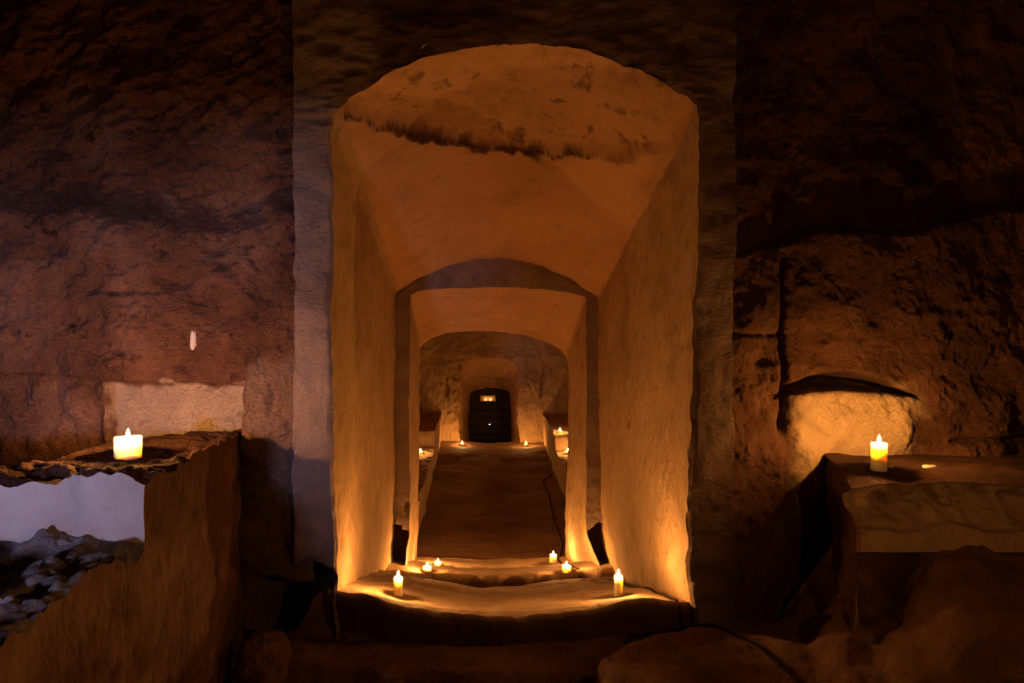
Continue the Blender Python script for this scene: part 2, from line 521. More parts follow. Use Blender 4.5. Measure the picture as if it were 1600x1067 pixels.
# broken edge across the front of the vault
vault = sstep(6.2, 6.9, k) * sstep(19.2, 18.6, k)
uc = (xs - 0.26) / (0.96 + 0.14 * (xs > 0.26))
tf = 0.35 * (1 - np.abs(uc) ** 1.9) + 0.022 * wav + 0.02 + 0.008 * fbm(tub, 17.0, 2, 89)
step = sstep(0.012, -0.012, tt - tf) * vault
q[..., 2] += 0.055 * step * (1 + 0.3 * wav) + step * 0.016 * fbm(tub, 12.0, 4, 90, 0.6)
q[..., 2] -= 0.035 * np.exp(-((tt - tf - 0.008) / 0.010) ** 2) * vault * (0.4 + np.maximum(0, fbm(tub, 11.0, 3, 95)))
# small holes in the right wall and the vault
hy, hz = tub[..., 1], tub[..., 2]
q[..., 0] += 0.09 * sstep(0.045, 0.028, np.abs(hy - 4.81)) * sstep(0.085, 0.06, np.abs(hz + 0.516)) * (xs > 0.9)
q[..., 0] += 0.03 * np.exp(-((hy - 4.2) / 0.02) ** 2 - ((hz - 0.62) / 0.02) ** 2) * (xs > 0.9)
q[..., 2] += 0.05 * np.exp(-((xs - 0.80) / 0.035) ** 2 - ((hy - 3.55) / 0.03) ** 2) * vault
# side walls: long pick strokes
side = 1 - vault
ps = np.stack([tub[..., 0] * 0, tub[..., 1] * 20 + tub[..., 2] * 7, tub[..., 2] * 5], -1)
q[..., 0] += 0.006 * vnoise(ps, 5) * side * sstep(0, 0.04, tt)
ia, ib = int(NO * 6.6 / 26), int(NO * 19.0 / 26)
struct('wall_passage_left', q[:, :ia + 1], M['tufa'], 'pale chiselled left wall of the sloping passage')
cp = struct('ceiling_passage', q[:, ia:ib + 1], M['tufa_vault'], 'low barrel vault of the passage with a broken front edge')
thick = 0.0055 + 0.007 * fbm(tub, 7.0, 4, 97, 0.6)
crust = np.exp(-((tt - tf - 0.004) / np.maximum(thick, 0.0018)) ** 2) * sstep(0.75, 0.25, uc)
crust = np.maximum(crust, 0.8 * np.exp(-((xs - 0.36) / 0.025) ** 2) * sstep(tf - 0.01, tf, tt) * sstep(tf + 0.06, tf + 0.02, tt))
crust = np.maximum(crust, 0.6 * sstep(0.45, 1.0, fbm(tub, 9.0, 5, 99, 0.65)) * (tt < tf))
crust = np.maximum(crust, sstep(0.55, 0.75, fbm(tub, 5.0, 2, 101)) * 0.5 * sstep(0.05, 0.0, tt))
set_stain_shade(cp, crust[:, ia:ib + 1])
struct('wall_passage_right', q[:, ib:], M['tufa'], 'pale chiselled right wall of the sloping passage')
END2 = q[-1]

# ------------------------------------------------------------------ inner doorway: front face with slots at the foot, reveal
I2 = PL([(628, 960), (632, 890), (640, 836), (640, 700), (639, 600), (639, 520), (639, 468), (640, 460), (656, 455), (680, 451), (710, 449), (745, 448), (780, 448),
         (812, 449), (840, 451), (868, 454), (890, 457), (906, 460), (915, 463), (917, 468), (917, 500), (917, 600), (917, 700), (916, 780), (916, 830), (940, 890), (946, 960)], D2)
I2s = smooth(para(I2, NO), 2)
fr = loft(END2, I2s, 24)
q2 = fr.copy()
w = sstep(0, 0.3, np.linspace(0, 1, 24))[:, None, None]
q2 = fr * (1 - w) + rough(fr, 0.010, 0.005, 60) * w
# the foot of both jambs is cut back to a slot
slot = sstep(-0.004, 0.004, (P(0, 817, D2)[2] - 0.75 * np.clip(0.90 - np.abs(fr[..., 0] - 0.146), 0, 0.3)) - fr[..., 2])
tin = np.linspace(0, 1, 24)[:, None]
side_ = np.abs(fr[..., 0] - 0.17) > 0.75
inside = (tin > 0.06) & (tin < 0.94)
q2[..., 1] += 0.06 * np.exp(-((fr[..., 0] + 0.64) / 0.02) ** 2 - ((fr[..., 2] + 1.43) / 0.03) ** 2)
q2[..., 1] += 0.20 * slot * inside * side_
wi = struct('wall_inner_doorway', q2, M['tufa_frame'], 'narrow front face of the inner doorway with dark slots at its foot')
set_stain_shade(wi, slot * side_ * (tin < 0.97))  # shade inside the slots is painted into the stone colour
E3 = PL([(650, 960), (652, 900), (653, 800), (655, 700), (655, 640), (655, 590), (655, 548), (658, 540), (672, 529), (695, 522), (720, 518), (745, 517), (770, 517),
         (795, 519), (818, 522), (842, 528), (862, 537), (876, 545), (884, 556), (887, 566), (887, 600), (887, 650), (886, 700), (885, 780), (884, 840), (880, 900), (880, 960)], D3)
E3s = smooth(para(E3, NO), 2)
rv = loft(q2[-1], E3s, 90)
w = sstep(0, 0.15, np.linspace(0, 1, 90))[:, None, None]
q3 = rv * (1 - w) + rough(rv, 0.012, 0.005, 60) * w
tl = np.linspace(0, 1, 90)[:, None]
vault = sstep(6.2, 7.0, k) * sstep(19.4, 18.6, k)
q3[..., 2] += vault * (0.022 * sstep(0.30, 0.22, tl + 0.05 * fbm(rv, 3.0, 2, 3)))
q3[..., 0] += (1 - vault) * 0.006 * fbm(rv * np.array([1, 1, 0.3]), 20.0, 2, 12) * sstep(0, 0.1, tl)
struct('wall_inner_reveal_left', q3[:, :ia + 1], M['tufa'], 'left reveal of the inner doorway')
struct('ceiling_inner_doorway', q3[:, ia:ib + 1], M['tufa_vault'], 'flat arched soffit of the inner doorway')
struct('wall_inner_reveal_right', q3[:, ib:], M['tufa'], 'right reveal of the inner doorway')
END3 = q3[-1]

# ------------------------------------------------------------------ floor of the passage and the steps
AX = 0.16
def bowl(x): return ((x - AX) / 0.92) ** 2

def pass_z(x, y, want_shade=False):
    q = np.stack([x, y, np.zeros_like(x)], -1)
    w = 0.05 * fbm(q, 3.2, 3, 41)
    b = bowl(x)
    yy = y + w
    z = np.interp(y, [3.2, 3.36, 5.30], [0, 0, -0.565]) + sill_z(x)
    low = -2.16 + 0.05 * b
    a1 = sstep(5.26, 5.31, yy - 0.12 * (b - 0.4))
    z = z + (low - z) * a1
    thr = -2.015 + 0.09 * b - 0.13 * np.clip((y - 5.9) / 0.6, 0, 1)
    c2 = yy - 0.10 * (0.4 - b)
    z = z + (thr - z) * sstep(5.80, 5.85, c2)
    t2 = -2.26 + 0.03 * b
    a3 = sstep(6.42, 6.47, yy - 0.1 * (b - 0.4))
    z = z + (t2 - z) * a3
    t3 = -2.205 + 0.04 * b - 0.06 * np.clip((y - 6.7) / 0.4, 0, 1)
    c4 = yy - 0.10 * (0.4 - b)
    z = z + (t3 - z) * sstep(6.66, 6.71, c4)
    z = z + (-2.335 - z) * sstep(7.10, 7.16, yy)
    if want_shade:
        return np.maximum(a1 * sstep(5.845, 5.825, c2), 0.8 * a3 * sstep(6.70, 6.68, c4))  # shade of the sunken treads, painted into the floor colour
    return z + 0.012 * fbm(q, 4.0, 5, 44)

Sp, Tp = np.meshgrid(np.linspace(0, 1, 200), np.linspace(0, 1, 520), indexing='ij')
xlo, xhi = -0.76 - 0.26 * sstep(0.0, 0.3, Tp), 1.09 + 0.26 * sstep(0.0, 0.3, Tp)
Xp = xlo + Sp * (xhi - xlo)
ys_ = rimline(Xp, SILL) - 0.02 - 0.5 * 0.035 * fbm(np.stack([Xp, Xp * 0 + 3.3, Xp * 0], -1), 5.0, 3, 5)
Yp = ys_ + Tp * (7.3 - ys_)
GP = np.stack([Xp, Yp, pass_z(Xp, Yp)], -1)
step_shade = pass_z(Xp, Yp, True)
lip = [GP[:, :1] + np.array([0, dy, dz]) for dy, dz in ((-0.005, -0.19), (-0.022, -0.06), (-0.016, -0.022), (-0.008, -0.006))]
GP = np.concatenate(lip + [GP], 1)
one = np.ones((200, 1))
step_shade = np.concatenate([one, one, 0.9 * one, 0.35 * one, step_shade], 1)  # lip rows: the riser's shade is painted in as dark colour
GP[..., 1] += np.where(np.arange(GP.shape[1])[None] < 4, 0.012 * fbm(GP, 9.0, 3, 48), 0)
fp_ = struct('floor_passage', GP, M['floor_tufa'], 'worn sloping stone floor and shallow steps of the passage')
set_stain_shade(fp_, step_shade)

# ------------------------------------------------------------------ long inner chamber
RX0, RX1, RZ0, RZ1 = -2.1, 2.7, -2.6, 0.40
def far_floor_z(x, y):
    q = np.stack([x, y, np.zeros_like(x)], -1)
    z = -2.335 + 0.10 * sstep(9.0, 15.0, y) - 0.04 * np.exp(-((x - 0.2) / 0.4) ** 2) * sstep(13.5, 15.0, y) + 0.02 * fbm(q, 1.4, 4, 61)
    # drops away beyond the far doorway's sill
    z = z - 1.1 * sstep(15.35, 15.5, y)
    return z
GF = heightfield(-1.1, 1.65, 7.22, 15.3, 140, 330, far_floor_z)
struct('floor_inner_chamber', GF, M['floor_dark'], 'brown level floor between the benches of the inner chamber')
near = np.concatenate([[[RX0, D3, RZ0]], [[RX0, D3, RZ1]], [[RX1, D3, RZ1]], [[RX1, D3, RZ0]]])
kk = np.array([0, 7, 19, 26]) / 26.0
near = np.stack([np.interp(np.linspace(0, 1, NO), kk, near[:, a]) for a in range(3)], 1)
struct('wall_inner_chamber_near', loft(END3, near, 12), M['tufa'], 'end wall of the inner chamber around the inner doorway')
struct('wall_inner_chamber_left', rough(plane_grid((RX0, D3, RZ0), (0, D4 - D3 + .1, 0), (0, 0, RZ1 - RZ0), 160, 60), 0.03, 0.012, 60), M['tufa'], 'left side wall of the inner chamber above the bench')
struct('wall_inner_chamber_right', rough(plane_grid((RX1, D3, RZ0), (0, D4 - D3 + .1, 0), (0, 0, RZ1 - RZ0), 160, 60), 0.03, 0.012, 60), M['tufa'], 'right side wall of the inner chamber above the bench')
struct('ceiling_inner_chamber', rough(plane_grid((RX0, D3, RZ1), (RX1 - RX0, 0, 0), (0, D4 - D3 + .1, 0), 90, 160), 0.03, 0.012, 60), M['tufa_vault'], 'flat rock ceiling of the inner chamber')

# far wall with the arched far doorway
O4 = PL([(716, 720), (717, 690), (717, 670), (716, 640), (717, 615), (718, 600), (719, 588), (722, 576), (728, 568), (738, 561), (750, 557), (762, 556),
         (776, 557), (790, 560), (801, 566), (809, 574), (813, 584), (813, 600), (812, 615), (811, 640), (812, 670), (812, 690), (812, 720)], D4)
NF = 260
O4s = para(O4, NF)
far = np.array([[RX0, D4, -3.0], [RX0, D4, RZ1], [RX1, D4, RZ1], [RX1, D4, -3.0]])
kk = np.array([0, 6, 16, 22]) / 22.0
fars = np.stack([np.interp(np.linspace(0, 1, NF), kk, far[:, a]) for a in range(3)], 1)
fw = loft(fars, O4s, 120)
xx, zz = fw[..., 0], fw[..., 2]
def fx(x): return (x - CX) * D4 / F
def fz(y): return (CY - y) * D4 / F
qf = rough(fw, 0.045, 0.02, 60)
qf[..., 1] += 0.10 * box_mask(xx, zz, fx(706), fx(722), fz(591), fz(566), 0.02)            # square notch beside the arch
qf[..., 1] += 0.09 * np.exp(-((xx - fx(697)) / 0.035) ** 2) * box_mask(xx, zz, -9, 9, fz(620), fz(590), 0.05)
qf[..., 1] += 0.10 * np.exp(-((xx - fx(849) - 0.12 * (zz - fz(605))) / 0.035) ** 2) * box_mask(xx, zz, -9, 9, fz(618), fz(570), 0.05)
qf[..., 1] -= 0.05 * sstep(-0.03, 0.03, zz - fz(560) + 0.06 * fbm(fw, 1.5, 3, 3))
struct('wall_inner_chamber_far', qf, M['tufa'], 'far wall of the inner chamber around the small far doorway')
E5 = PL([(733, 760), (733, 690), (732, 670), (732, 650), (734, 635), (734, 622), (735, 615), (738, 612), (744, 610), (750, 608), (756, 607), (762, 606),
         (769, 607), (776, 608), (784, 610), (790, 611), (795, 614), (797, 622), (797, 635), (798, 650), (799, 670), (798, 690), (798, 760)], D5)
E5s = para(E5, NF)
fp = loft(qf[-1], E5s, 60)
w = sstep(0, 0.2, np.linspace(0, 1, 60))[:, None, None]
q5 = fp * (1 - w) + rough(fp, 0.02, 0.01, 60) * w
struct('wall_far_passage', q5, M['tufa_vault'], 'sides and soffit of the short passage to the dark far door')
GFF = heightfield(-0.6, 0.95, 15.28, 17.7, 40, 50, lambda x, y: -2.235 - 0.04 * np.exp(-((x - 0.2) / 0.4) ** 2) - 0.95 * sstep(15.30, 15.45, y) + 0.01 * fbm(np.stack([x, y, x * 0], -1), 3, 3, 2))
struct('floor_far_passage', GFF, M['floor_dark'], 'sunken floor in front of the dark far door')

# ------------------------------------------------------------------ chamber shell behind and beside the camera
XA, XB, YB = -3.35, 3.5, -3.1
struct('wall_left', rough(plane_grid((XA, YB, -1.8), (0, YW - YB + .3, 0), (0, 0, ZC + 1.9), 90, 60), 0.05, 0.02, 60), M['sooty'], 'rough left side wall of the front chamber')
struct('wall_right', rough(plane_grid((XB, YB, -1.8), (0, YW - YB + .3, 0), (0, 0, ZC + 1.9), 90, 60), 0.05, 0.02, 60), M['sooty'], 'rough right side wall of the front chamber')
struct('ceiling', rough(plane_grid((XA - .1, YB - .1, ZC), (XB - XA + .2, 0, 0), (0, YW - YB + .4, 0), 90, 90), 0.05, 0.02, 60), M['sooty'], 'low sooty rock ceiling of the front chamber')
EO = np.array([[-2.8, YB, -1.8], [-2.8, YB, 0.28], [-1.30, YB, 0.28], [-1.30, YB, -1.8]])
EW = np.array([[XA, YB, -1.8], [XA, YB, ZC + .1], [XB, YB, ZC + .1], [XB, YB, -1.8]])
eo, ew = para(EO, 90), para(EW, 90)
struct('wall_back', rough(loft(ew, eo, 40), 0.03, 0.015, 60), M['sooty'], 'rear wall of the front chamber around the entrance')
eb = eo.copy(); eb[:, 1] = -8.6
struct('wall_entrance_passage', rough(loft(eo, eb, 40), 0.03, 0.015, 60), M['sooty'], 'entrance passage that lets in daylight')
struct('floor_entrance_passage', rough(np.concatenate([plane_grid((-2.9, -8.6, -0.52), (1.7, 0, 0), (0, 5.45, 0), 30, 60), plane_grid((-2.9, -3.13, -0.56), (1.7, 0, 0), (0, 0.02, -1.3), 30, 16)], 1), 0.02, 0.01, 60), M['earth'], 'floor and step of the unseen entrance passage, raised to cut off low daylight')  # unseen step, height chosen to block the low part of the daylight

# ------------------------------------------------------------------ left rock-cut bench
ZT, ZL_ = -0.467, -0.69
def bench_disp(G, seed=130):
    zz = G[..., 2]
    n1 = vfbm(G, 2.2, 3, seed) * 0.022
    n2 = vfbm(G, 13.0, 3, seed + 9) * 0.008
    return G + n1 + n2

def xside(y): return np.interp(y, [0.8, 1.6, 2.29, 3.5], [-1.07, -1.10, -1.115, -1.205])

def root(name, label, cat, loc=(0, 0, 0), group=None):
    o = bpy.data.objects.new(name, None)
    o.empty_display_size = 0.1
    o.location = loc
    col.objects.link(o)
    o['label'] = label
    o['category'] = cat
    if group: o['group'] = group
    return o

def bench_top_z(x, y):
    q = np.stack([x, y, np.zeros_like(x)], -1)
    z = np.full_like(x, ZT)
    # sunken hollow at the back left
    line = np.interp(x, [-3.4, P(10, 735, 2.45)[0], P(140, 700, 2.95)[0], P(172, 680, 3.3)[0], -1.0], [2.55, 2.50, 2.98, 3.34, 3.6])
    z = z - 0.16 * sstep(-0.04, 0.05, y + 0.05 * fbm(q, 4, 3, 7) - line)
    edge = sstep(2.75, 2.35, y)
    z = z + 0.015 * fbm(q, 3.0, 4, 131) + 0.035 * edge * np.maximum(fbm(q, 9.0, 4, 133), -0.4) + 0.008 * fbm(q, 22, 3, 135)
    z = z + 0.02 * sstep(0.15, 0.02, xside(y) - x) * fbm(q, 10, 3, 136)
    return z

lb = root('rock_bench', 'large rock-cut bench left of the doorway, whitewashed front, carrying the fat candle', 'bench')
u = np.linspace(0, 1, 210)
v = np.linspace(0, 1, 150)
U, V = np.meshgrid(u, v, indexing='ij')
Y = 2.29 + (3.62 - 2.29) * V
X = -3.4 + (xside(Y) + 3.4) * U
edge_jag = 0.03 * fbm(np.stack([X, X * 0, X * 0], -1), 7, 3, 140) * (1 - V) ** 8
top = np.stack([X, Y + edge_jag, bench_top_z(X, Y)], -1)
# front face, joined to the top's front edge
def face_from(edge_pts, end_pts, n, amp, seed, axis):
    g = loft(edge_pts, end_pts, n)
    s = np.linspace(0, 1, n)[:, None]
    m = np.sin(np.pi * np.clip(s, 0, 1)) ** 0.5
    g[..., axis] += amp * fbm(g, 4.0, 4, seed) * m
    return g
fe = top[:, 0].copy()
fb_ = fe.copy(); fb_[:, 1] = 2.27 ; fb_[:, 2] = ZL_ + 0.03 * fbm(fb_ * np.array([1, 0, 0]), 6, 3, 150)
front = face_from(fe, fb_, 40, 0.008, 151, 1)
add('top', grid_mesh('top', top), M['block_side'], lb, label='dark rough bench top')
add('front_face', grid_mesh('front_face', front, True), M['plaster'], lb, label='whitewashed front face')
# lower ledge with rubble
U, V = np.meshgrid(np.linspace(0, 1, 230), np.linspace(0, 1, 210), indexing='ij')
Y = 0.9 + (2.30 - 0.9) * V
X = -3.4 + (xside(Y) + 3.4) * U
qq = np.stack([X, Y, X * 0], -1)
rid = np.abs(fbm(qq, 5.0, 4, 160))
Zl = ZL_ + 0.03 * sstep(2.1, 2.3, Y) + (0.05 * fbm(qq, 3.5, 3, 162) - 0.09 * rid + 0.03 + 0.012 * fbm(qq, 25, 3, 163)) * sstep(2.31, 2.2, Y)
Zl = Zl - 0.05 * (1 - V) ** 2
ledge = np.stack([X, Y, Zl], -1)
add('ledge', grid_mesh('ledge', ledge), M['rubble'], lb, label='lower ledge covered in dark broken rubble')
# side face: upper and lower strip
s_up = top[-1]
s_mid = s_up.copy(); s_mid[:, 2] = ZL_
s_mid[:, 0] += 0.0
lowA = np.concatenate([ledge[-1][ledge[-1][:, 1] < 2.24], s_mid])
upp = face_from(s_up, s_mid, 30, 0.02, 171, 0)
lowB = lowA.copy(); lowB[:, 2] = -1.78; lowB[:, 0] += 0.02
low = face_from(lowA, lowB, 110, 0.022, 172, 0)
low[..., 0] += 0.008 * fbm(low, 18, 3, 174) * np.linspace(0, 1, 110)[:, None] ** 0.3
add('side_face', grid_mesh('side_face', [upp, low], True), M['block_side'], lb, label='dark reddish side face')
lf = ledge[:, 0].copy(); lfb = lf.copy(); lfb[:, 2] = -1.78
add('end_face', grid_mesh('end_face', face_from(lf, lfb, 40, 0.04, 173, 1), True), M['block_side'], lb)

# ------------------------------------------------------------------ right rock-cut bench
ZRB = -0.585
rb = root('rock_bench', 'rock-cut bench right of the doorway, broken front edge, carrying the tall pillar candle', 'bench')
xr0 = P(1334, 735, 2.93)[0]
def rb_top_z(x, y):
    q = np.stack([x, y, x * 0], -1)
    return ZRB + 0.010 * fbm(q, 5, 4, 181) - 0.03 * sstep(0.10, 0.0, x - xr0) - 0.02 * sstep(3.0, 2.92, y)
U, V = np.meshgrid(np.linspace(0, 1, 170), np.linspace(0, 1, 60), indexing='ij')
X = xr0 + (3.6 - xr0) * U
Y = 2.93 + 0.03 * fbm(np.stack([X, X * 0, X * 0], -1), 4, 3, 182) * (1 - V) + (3.72 - 2.93) * V
X = X + 0.24 * (1 - U) ** 3 * V + 0.0 * (1 - U) ** 6 * (1 - V)
rtop = np.stack([X, Y, rb_top_z(X, Y)], -1)
add('top', grid_mesh('top', rtop), M['ochre'], rb)
zmid, zbot = P(0, 816, 2.95)[2], P(0, 860, 2.9)[2]
r0 = rtop[:, 0]
r1 = r0.copy(); r1[:, 1] = 2.91; r1[:, 2] = zmid + 0.02 * fbm(r0 * np.array([1, 0, 0]), 6, 3, 183)
up = loft(r0, r1, 50)
sl = np.linspace(0, 1, 50)[:, None]
ds = np.stack([up[..., 0] * 22 + up[..., 2] * 16, up[..., 1] * 0, up[..., 2] * 4], -1)
up[..., 1] += np.sin(np.pi * sl) * (0.03 + 0.05 * vnoise(ds, 3) + 0.03 * fbm(up, 9, 4, 184) + 0.09 * np.abs(fbm(up, 7.0, 4, 188)))
add('broken_face', grid_mesh('broken_face', up, True), M['floor_tufa'], rb, label='broken upper front with slanting pick marks')
r2 = r1.copy(); r2[:, 1] -= 0.035; r2[:, 2] -= 0.012
r3 = r2.copy(); r3[:, 2] = zbot
pl = np.concatenate([loft(r1, r2, 5)[:-1], loft(r2, r3, 24)])
pl[..., 1] += 0.006 * fbm(pl, 5, 3, 185)
add('plaster_band', grid_mesh('plaster_band', pl, True), M['tufa'], rb, label='smooth pale lower band')
r4 = r3.copy(); r4[:, 1] += 0.06; r4[:, 2] -= 0.02
r5 = r4.copy(); r5[:, 2] = -1.8; r5[:, 1] -= 0.1
fd = np.concatenate([loft(r3, r4, 4)[:-1], face_from(r4, r5, 60, 0.10, 186, 1)])
add('foot', grid_mesh('foot', fd, True), M['ochre'], rb)
fe_ = np.concatenate([up[:, 0], pl[1:, 0], fd[1:, 0]])          # front edge of the bench's left end
be_ = fe_.copy(); be_[:, 1] = 3.72; be_[:, 0] = 1.84
sd = loft(fe_, be_, 60)
nrow = sd.shape[1]
sd = sd + (rtop[0] - sd[:, 0])[:, None, :] * np.linspace(1, 0, nrow)[None, :, None] ** 4
sd[..., 0] += 0.03 * fbm(sd, 5, 4, 187) * np.sin(np.pi * np.linspace(0, 1, 60))[:, None] ** 0.5 * sstep(0, 12, np.arange(nrow))[None]
add('side_face', grid_mesh('side_face', sd, False), M['ochre'], rb)

# ------------------------------------------------------------------ benches of the inner chamber
def far_bench(label, xin_near, xin_far, xout, plinth_y, plinth_z, sgn):
    r = root('rock_bench', label, 'bench', group='benches of the inner chamber')
    zt = -1.83
    prof_y = np.linspace(D3 - 0.02, D4 + 0.05, 300)
    zt_y = zt + (plinth_z - zt) * sstep(plinth_y - 0.03, plinth_y + 0.03, prof_y)
    xi = np.interp(prof_y, [D3, D4], [xin_near, xin_far])
    inner = np.stack([xi, prof_y, zt_y], -1)
    outer = inner.copy(); outer[:, 0] = xout
    t = rough(loft(outer, inner, 50), 0.02, 0.010, 60)
    bot = inner.copy(); bot[:, 2] = -2.45; bot[:, 0] -= 0.02 * sgn
    f = np.concatenate([t[-1:], rough(loft(inner, bot, 30), 0.02, 0.010, 60)[1:]])
    add('top', grid_mesh('top', t), M['floor_tufa'], r)
    add('face', grid_mesh('face', f), M['tufa'], r)
    return r
far_bench('long rock bench on the left of the inner chamber', -0.70, -0.86, RX0 - 0.05, 12.0, -1.58, 1)
far_bench('long rock bench on the right of the inner chamber', 1.15, 1.40, RX1 + 0.05, 11.5, -1.60, -1)

# ------------------------------------------------------------------ far door
def box(name, x0, x1, y0, y1, z0, z1, mat, parent, bevel=0.006, **kw):
    import bmesh
    bm = bmesh.new()
    bmesh.ops.create_cube(bm, size=1.0)
    for vv in bm.verts:
        vv.co = ((x0 + x1) / 2 + vv.co.x * (x1 - x0), (y0 + y1) / 2 + vv.co.y * (y1 - y0), (z0 + z1) / 2 + vv.co.z * (z1 - z0))
    bmesh.ops.bevel(bm, geom=bm.edges[:], offset=bevel, segments=1, affect='EDGES')
    me = bpy.data.meshes.new(name)
    bm.to_mesh(me); bm.free()
    return add(name, me, mat, parent, **kw)

def lathe(name, prof, n=32, closed=True):
    prof = np.array(prof, float)
    a = np.linspace(0, 2 * np.pi, n + 1)
    G = np.stack([prof[:, None, 0] * np.cos(a), prof[:, None, 0] * np.sin(a), np.repeat(prof[:, 1:2], n + 1, 1)], -1)
    me = grid_mesh(name, G)
    import bmesh
    bm = bmesh.new(); bm.from_mesh(me)
    bmesh.ops.remove_doubles(bm, verts=bm.verts, dist=1e-5)
    bmesh.ops.recalc_face_normals(bm, faces=bm.faces)
    for f in bm.faces: f.smooth = True
    bm.to_mesh(me); bm.free()
    return me

fdoor = root('door_1', 'dark wooden door closing the far passage', 'door', (0, 0, 0))
fdoor['kind'] = 'structure'
del fdoor['category']
xa, xb = P(728, 0, D5)[0], P(803, 0, D5)[0]
zs = np.linspace(-3.2, P(0, 628, D5)[2], 9)
for i in range(8):
    box('board', xa, xb, D5 - 0.03, D5 + 0.02, zs[i] + 0.006, zs[i + 1] - 0.006, M['dark_wood'], fdoor)
ztop = P(0, 600, D5)[2]
box('back_board', xa - .1, xb + .1, D5 + 0.14, D5 + 0.17, -3.3, ztop + 0.3, M['dark_wood'], fdoor)
x1, x2 = P(750, 0, D5)[0], P(775, 0, D5)[0]
zb_, zt_ = P(0, 627, D5)[2], P(0, 617, D5)[2]
box('lintel_board', xa, x1, D5 - 0.05, D5 + 0.04, zb_ - 0.02, ztop, M['dark_wood'], fdoor)
box('lintel_board', x2, xb, D5 - 0.05, D5 + 0.04, zb_ - 0.02, ztop, M['dark_wood'], fdoor)
box('lintel_board', x1, x2, D5 - 0.05, D5 + 0.04, zt_, ztop, M['dark_wood'], fdoor)
pk = lathe('peephole_lamp', [(0, -0.012), (0.014, -0.008), (0.017, 0.0), (0.014, 0.008), (0, 0.012)], 16)
pk.transform(__import__('mathutils').Matrix.Translation(Vector(P(765, 663, D5 - 0.04))))
add('peephole_lamp', pk, M['lamp_white'], fdoor, label='tiny white point of light in the door')
# lit slot above the door
tr = root('window_1', 'small framed slot above the far door with two glowing lights', 'window')
tr['kind'] = 'structure'; del tr['category']
t_ = 0.018
box('window_frame', x1, x2, D5 - 0.08, D5 + 0.02, zt_ - t_, zt_, M['frame_wood'], tr, 0.003)
box('window_frame', x1, x2, D5 - 0.08, D5 + 0.02, zb_, zb_ + t_, M['frame_wood'], tr, 0.003)
box('window_frame', x1, x1 + t_, D5 - 0.08, D5 + 0.02, zb_ + t_, zt_ - t_, M['frame_wood'], tr, 0.003)
box('window_frame', x2 - t_, x2, D5 - 0.08, D5 + 0.02, zb_ + t_, zt_ - t_, M['frame_wood'], tr, 0.003)
box('back_panel', x1, x2, D5 + 0.10, D5 + 0.12, zb_ - .02, zt_ + .02, M['frame_wood'], tr, 0.003)
box('shelf', x1, x2, D5 + 0.0, D5 + 0.12, zb_ - .012, zb_ + 0.006, M['frame_wood'], tr, 0.003)

# ------------------------------------------------------------------ candles
def tube(name, pts, r, mat, n=8, **kw):
    pts = np.asarray(pts, float)
    t = np.gradient(pts, axis=0)
    t /= np.linalg.norm(t, axis=1)[:, None]
    up_ = np.array([0, 0, 1.0])
    a = np.cross(t, up_); a /= np.linalg.norm(a, axis=1)[:, None] + 1e-9
    b = np.cross(a, t)
    ang = np.linspace(0, 2 * np.pi, n + 1)
    G = pts[:, None] + r * (a[:, None] * np.cos(ang)[None, :, None] + b[:, None] * np.sin(ang)[None, :, None])
    return add(name, grid_mesh(name, G, True), mat, **kw)

def candle(label, loc, r, h, wax='wax', lean=(0, 0), flame=1.0, group='lit pillar candles', fmat='flame', hollow=0.006, fh=0.026):
    c = root('candle', label, 'candle', tuple(loc), group)
    c.rotation_euler = (lean[0], lean[1], 0.7 * loc[0] + loc[1])
    prof = [(0, 0), (r * 0.97, 0.0), (r, 0.004), (r * 1.005, h * 0.5), (r * 0.995, h - 0.003), (r * 0.95, h), (r * 0.88, h - 0.001),
            (r * 0.78, h - hollow * 0.8), (r * 0.5, h - hollow), (0, h - hollow)]
    me = lathe('wax_body', prof, 40)
    p = np.empty(len(me.vertices) * 3, np.float32)
    me.vertices.foreach_get('co', p)
    p = p.reshape(-1, 3).astype(float)
    d = fbm(p + np.array(loc), 22.0, 2, 3)
    rim = sstep(h * 0.6, h, p[:, 2])
    p[:, :2] *= (1 + 0.02 * d)[:, None]
    p[:, 2] += 0.0025 * fbm(p * np.array([1, 1, 0]) + np.array(loc), 30, 2, 5) * rim
    me.vertices.foreach_set('co', p.astype(np.float32).ravel())
    me.update()
    add('wax_body', me, M[wax], c)
    zw = h - hollow
    wk = add('wick', lathe('wick', [(0, zw - 0.003), (0.0013, zw - 0.002), (0.0012, zw + 0.009), (0, zw + 0.010)], 8), M['wick'], c)
    z0 = zw + 0.010
    s = flame
    fl = lathe('flame', [(0, z0), (0.0030 * s, z0 + 0.002 * s), (0.0052 * s, z0 + 0.0065 * s), (0.0050 * s, z0 + 0.011 * s), (0.0034 * s, z0 + 0.018 * s), (0.0014 * s, z0 + fh * 0.92 * s), (0, z0 + fh * s)], 16)
    add('flame', fl, M[fmat], wk, label='bright yellow flame')
    return c

def hit(px, py, fz_, d0=2.0, d1=18.0, n=6000):
    d = np.linspace(d0, d1, n)
    x = (px - CX) * d / F
    z = (CY - py) * d / F
    g = fz_(x, d)
    i = np.argmax(z <= g)
    return np.array([x[i], d[i], g[i]])

